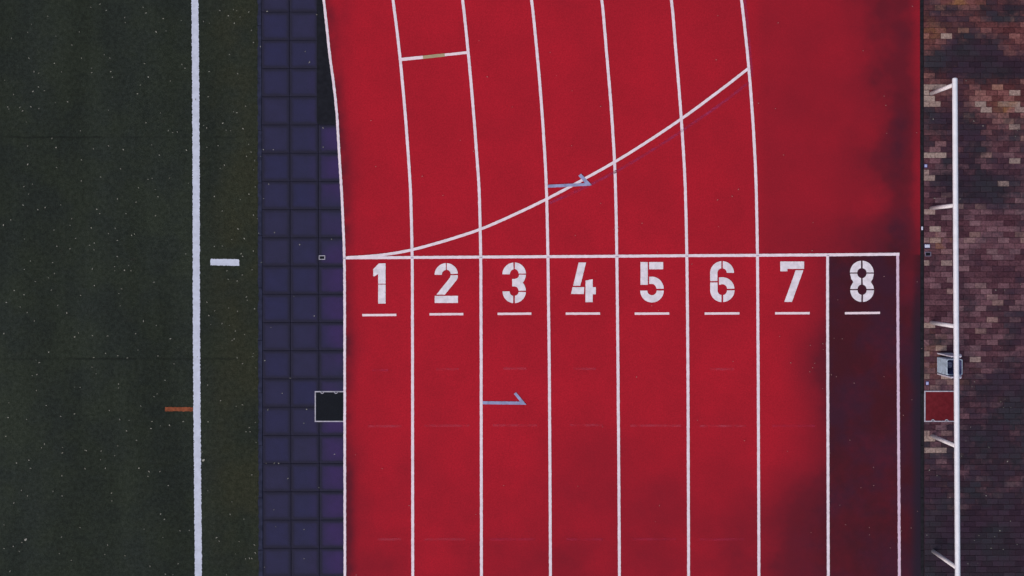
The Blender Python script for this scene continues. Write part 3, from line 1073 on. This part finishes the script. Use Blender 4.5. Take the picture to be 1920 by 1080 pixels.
TURF2 = "214,100 258,88 22,186 63,157 164,13 405,150 396,188 305,214 546,97 563,122 344,73 515,202 650,204 662,274 742,244 767,57 890,27 140,265 322,305 506,300 532,287 530,325 661,363 173,388 298,397 520,432 647,420 648,443 702,440 725,413 140,436 275,484 533,526 686,546 670,572 868,507 82,554 137,579 328,638 38,621 115,647 155,678 196,725 25,796 378,680 678,640 807,726 881,750 608,811 445,793 422,815 960,825 276,900 890,922 204,946 224,960 718,933 519,986 542,1022 980,966 183,1032 211,1027 930,1058 1207,25 1252,108 1353,43 1402,12 1427,130 1340,208 1375,262 1305,268 1207,306 1252,306 1366,362 1426,332 1335,500 1420,438 1387,590 1433,657 1337,671 1288,652 1175,695 1187,745 1250,740 1291,750 1308,835 1318,826 1428,908 1422,927 1335,932 1366,966 1440,990 1279,444"
TURF3 = "421,18 453,18 668,22 48,188 152,198 262,120 343,182 616,149 868,70 886,56 675,199 728,204 851,249 955,231 713,263 35,293 770,316 235,358 354,357 353,387 487,374 567,425 595,473 165,427 95,443 174,474 350,515 783,472 838,492 902,492 948,570 123,597 300,603 352,628 631,656 81,669 25,791 905,730 926,760 1013,825 1067,822 347,859 77,912 25,924 110,940 336,953 606,905 403,990 705,965 918,862 1003,1010 844,1024 975,1072 58,1052 1170,600 1172,212 1242,93 1330,125 1365,118 1438,216 1404,245 1408,268 1385,268 1418,510 1306,662 1442,328 1220,865 1234,883 1346,885 1326,955 1382,982 1403,980 1431,905 1436,950 1275,1072"
TILE = ["1464,262 1717,290 1740,350 1503,66 1782,83 1817,720 1818,828 1482,842 1538,842 1468,882 1511,1036 1437,1051", "1456,232 1484,38 1448,150 1472,397 1686,296 1545,228 1865,265 1653,587 1768,697 1524,762 1634,1048 1490,948", "1588,52 1509,145 1725,142 1710,220 1620,531 1882,396 1542,707 1551,803 1711,818 1711,983 1488,1030 1497,446 1545,446 1568,446 1794,583"]
REDS = [(640, 0, "775,231 1173,296 1210,427 1298,512 1458,600 961,603 821,434 168,680 195,938 670,790 743,852 455,992 1295,820"), (640, 360, "572,20 1690,177 1458,64 1316,246 1530,210 1558,198 1776,338 815,386 1430,445 1784,667 1745,640 1660,1040"),
        (640, 720, "1469,240 1330,573 1789,682 1765,773 913,570 757,732 382,682 230,475 80,397 85,1072"), (1280, 0, "196,90 187,338 535,130 1012,288 1130,542 1141,594 1145,752 1313,747 1289,38 425,582 520,612 565,873 312,1066"),
        (1280, 360, "195,45 276,25 731,172 200,195 726,331 850,822 895,825 785,854 789,886 716,862 728,987 741,962 712,1010 833,1027 862,1038 1130,1038 962,1074 606,960 544,812 282,952 1316,505 1130,475 870,607 1342,880 51,405"),
        (1280, 720, "785,25 81,203 345,317 588,377 938,314 1070,468 1000,582 1072,570 882,680 914,790 720,833 1047,805 1048,846 1165,920 1282,808 1318,714 1286,87 1238,175 1228,825")]
BRK = [(1280, 0, "1593,455 1674,507 1636,682 1409,670 1688,710 1870,768 1882,735"), (1280, 360, "1560,40 1416,37 1760,552 1810,552 1898,518 1785,660 1787,876 1791,950 1640,1067"),
       (1280, 720, "1626,15 1812,85 1804,132 1845,132 1788,100 1618,242 1592,320 1568,406 1826,435 1720,357 1387,484 1430,515 1706,628 1495,618 1503,638 1783,825 1843,770 1754,858 1665,852 1734,923 1802,930 1880,903 1640,880 1603,1010 1660,1008 1373,850")]


def leaf_mesh(name, L, W, bend, material):
    vs_, fs_ = [], []
    k = 6
    for i in range(k + 1):
        t = i / k
        wd = W * 0.5 * (math.sin(math.pi * (0.12 + 0.76 * t)) ** 1.3)
        yo = bend * math.sin(math.pi * t)
        z = 0.006 * math.sin(math.pi * t)
        vs_ += [(L * (t - .5), yo + wd, z + 0.003), (L * (t - .5), yo, z), (L * (t - .5), yo - wd, z + 0.003)]
        if i:
            b = 3 * i
            fs_ += [(b - 3, b - 2, b + 1, b), (b - 2, b - 1, b + 2, b + 1)]
    me = bpy.data.meshes.new(name)
    me.from_pydata(vs_, [], fs_)
    me.materials.append(material)
    me.update()
    if me.polygons[0].normal.z < 0:
        me.flip_normals()
    return me


LM = [leaf_mesh('leaf', l, wd, bd, m_l) for m_l in (M['leaf'], M['leaf_dull']) for l, wd, bd in ((.040, .020, .002), (.034, .017, .006), (.030, .022, .0), (.046, .015, .009))]
PM = [leaf_mesh('petal', l, wd, bd, M['leaf_pink']) for l, wd, bd in ((.030, .013, .002), (.026, .012, .004), (.022, .015, .0))]


def pts_of(ox, oy, s):
    return [(ox + int(p.split(',')[0]) / 3, oy + int(p.split(',')[1]) / 3) for p in s.split()]


made = 0
rest = []
SETS = [
    ('turf', [p for oy, s in ((0, TURF1), (360, TURF2), (720, TURF3)) for p in pts_of(0, oy, s)], LM, 'small pale fallen leaf on the dark green turf', 'leaves scattered on the turf', 0.012),
    ('tile', [p for oy, s in zip((0, 360, 720), TILE) for p in pts_of(0, oy, s)], LM, 'small pale fallen leaf on the blue rubber tiles', 'leaves scattered on the blue tiles', 0.004),
    ('brick', [p for ox, oy, s in BRK for p in pts_of(ox, oy, s)], LM, 'small pale fallen leaf on the brick paving', 'leaves scattered on the brick paving', 0.005),
    ('track', [p for ox, oy, s in REDS for p in pts_of(ox, oy, s)], PM, 'tiny pale fallen petal on the red running track', 'petals scattered on the track', 0.022),
]
for key, pts, meshes, label, group, z in SETS:
    for n_, (X, Y) in enumerate(pts):
        if key == 'turf' and n_ % 2 and n_ % 3 == 0:
            rest.append((X, Y, z))
            continue
        me = random.choice(meshes)
        nm = 'fallen_petal' if key == 'track' else 'fallen_leaf'
        o = bpy.data.objects.new(nm, me)
        C.objects.link(o)
        o.location = w(X, Y) + Vector((0, 0, z))
        o.rotation_euler = (random.uniform(-.15, .15), random.uniform(-.15, .15), random.gauss(0, 1.0))
        s = random.uniform(0.50, 0.88)
        if key == 'brick':
            s *= 0.85
        o.scale = (s, s, s)
        tag(o, label, 'leaf' if key != 'track' else 'petal', group)
        made += 1
big_leaves = [(49, 720 + 874 / 3, 'largest pale fallen leaf, low on the left of the turf'), (382, 720 + 427 / 3, 'pale curled leaf lying against the white sideline')]
for X, Y, lab in big_leaves:
    o = bpy.data.objects.new('fallen_leaf', LM[2])
    C.objects.link(o)
    o.location = w(X, Y) + Vector((0, 0, 0.014))
    o.rotation_euler = (0, 0, 0.8)
    o.scale = (1.7, 1.6, 1.5)
    tag(o, lab, 'leaf')
# the faintest crumbs of leaf litter in the pile
vs, fs = [], []
extra = rest + [(random.uniform(-10, 478), random.uniform(-10, 1090), 0.012) for _ in range(80)]
for X, Y, z in extra:
    c = w(X, Y) + Vector((0, 0, z))
    a_ = random.uniform(0, 6.28)
    L, W = random.uniform(.010, .020), random.uniform(.006, .010)
    b = len(vs)
    for u_, v_ in ((-1, 0), (0, -1), (1, 0), (0, 1)):
        vs.append(c + Vector((u_ * L * math.cos(a_) - v_ * W * math.sin(a_), u_ * L * math.sin(a_) + v_ * W * math.cos(a_), random.uniform(0, .003))))
    fs.append((b, b + 1, b + 2, b + 3))
o = mesh('leaf_litter', vs, fs, M['leaf_dull'])
tag(o, 'faint crumbs of dry leaf litter caught in the dark turf', 'litter', kind='stuff')
print('leaves', made)

# ------------------------------------------------------------------ light, sky, camera
ELEV, ROT = R(50), R(232)
wd = bpy.data.worlds.new('World')
bpy.context.scene.world = wd
wd.use_nodes = True
nt = wd.node_tree
sky = nt.nodes.new('ShaderNodeTexSky')
sky.sky_type = 'NISHITA'
sky.sun_disc = False
sky.sun_elevation = ELEV
sky.sun_rotation = ROT
sky.air_density = 1.0
sky.dust_density = 3.5
sky.ozone_density = 1.0
nt.links.new(sky.outputs[0], nt.nodes['Background'].inputs['Color'])
nt.nodes['Background'].inputs['Strength'].default_value = 0.10

sd = bpy.data.lights.new('overcast_sun', 'SUN')
sd.energy = 1.35
sd.angle = R(50)
sd.color = (1.0, 0.93, 0.84)
so = bpy.data.objects.new('overcast_sun', sd)
C.objects.link(so)
d = Vector((math.sin(ROT) * math.cos(ELEV), math.cos(ROT) * math.cos(ELEV), math.sin(ELEV)))
so.rotation_euler = (-d).to_track_quat('-Z', 'Y').to_euler()
so.location = (0, 0, 30)

cam = bpy.data.cameras.new('drone_camera')
cam.sensor_width = 36
cam.lens = 36
cam.shift_y = -YN / H
cam.clip_end = 2000
co = bpy.data.objects.new('drone_camera', cam)
C.objects.link(co)
co.location = (0, YN, H)
co.rotation_euler = (0, 0, 0)
sc = bpy.context.scene
sc.camera = co
sc.view_settings.view_transform = 'Standard'
sc.view_settings.look = 'None'
sc.view_settings.exposure = 0.0
sc.view_settings.gamma = 1.0
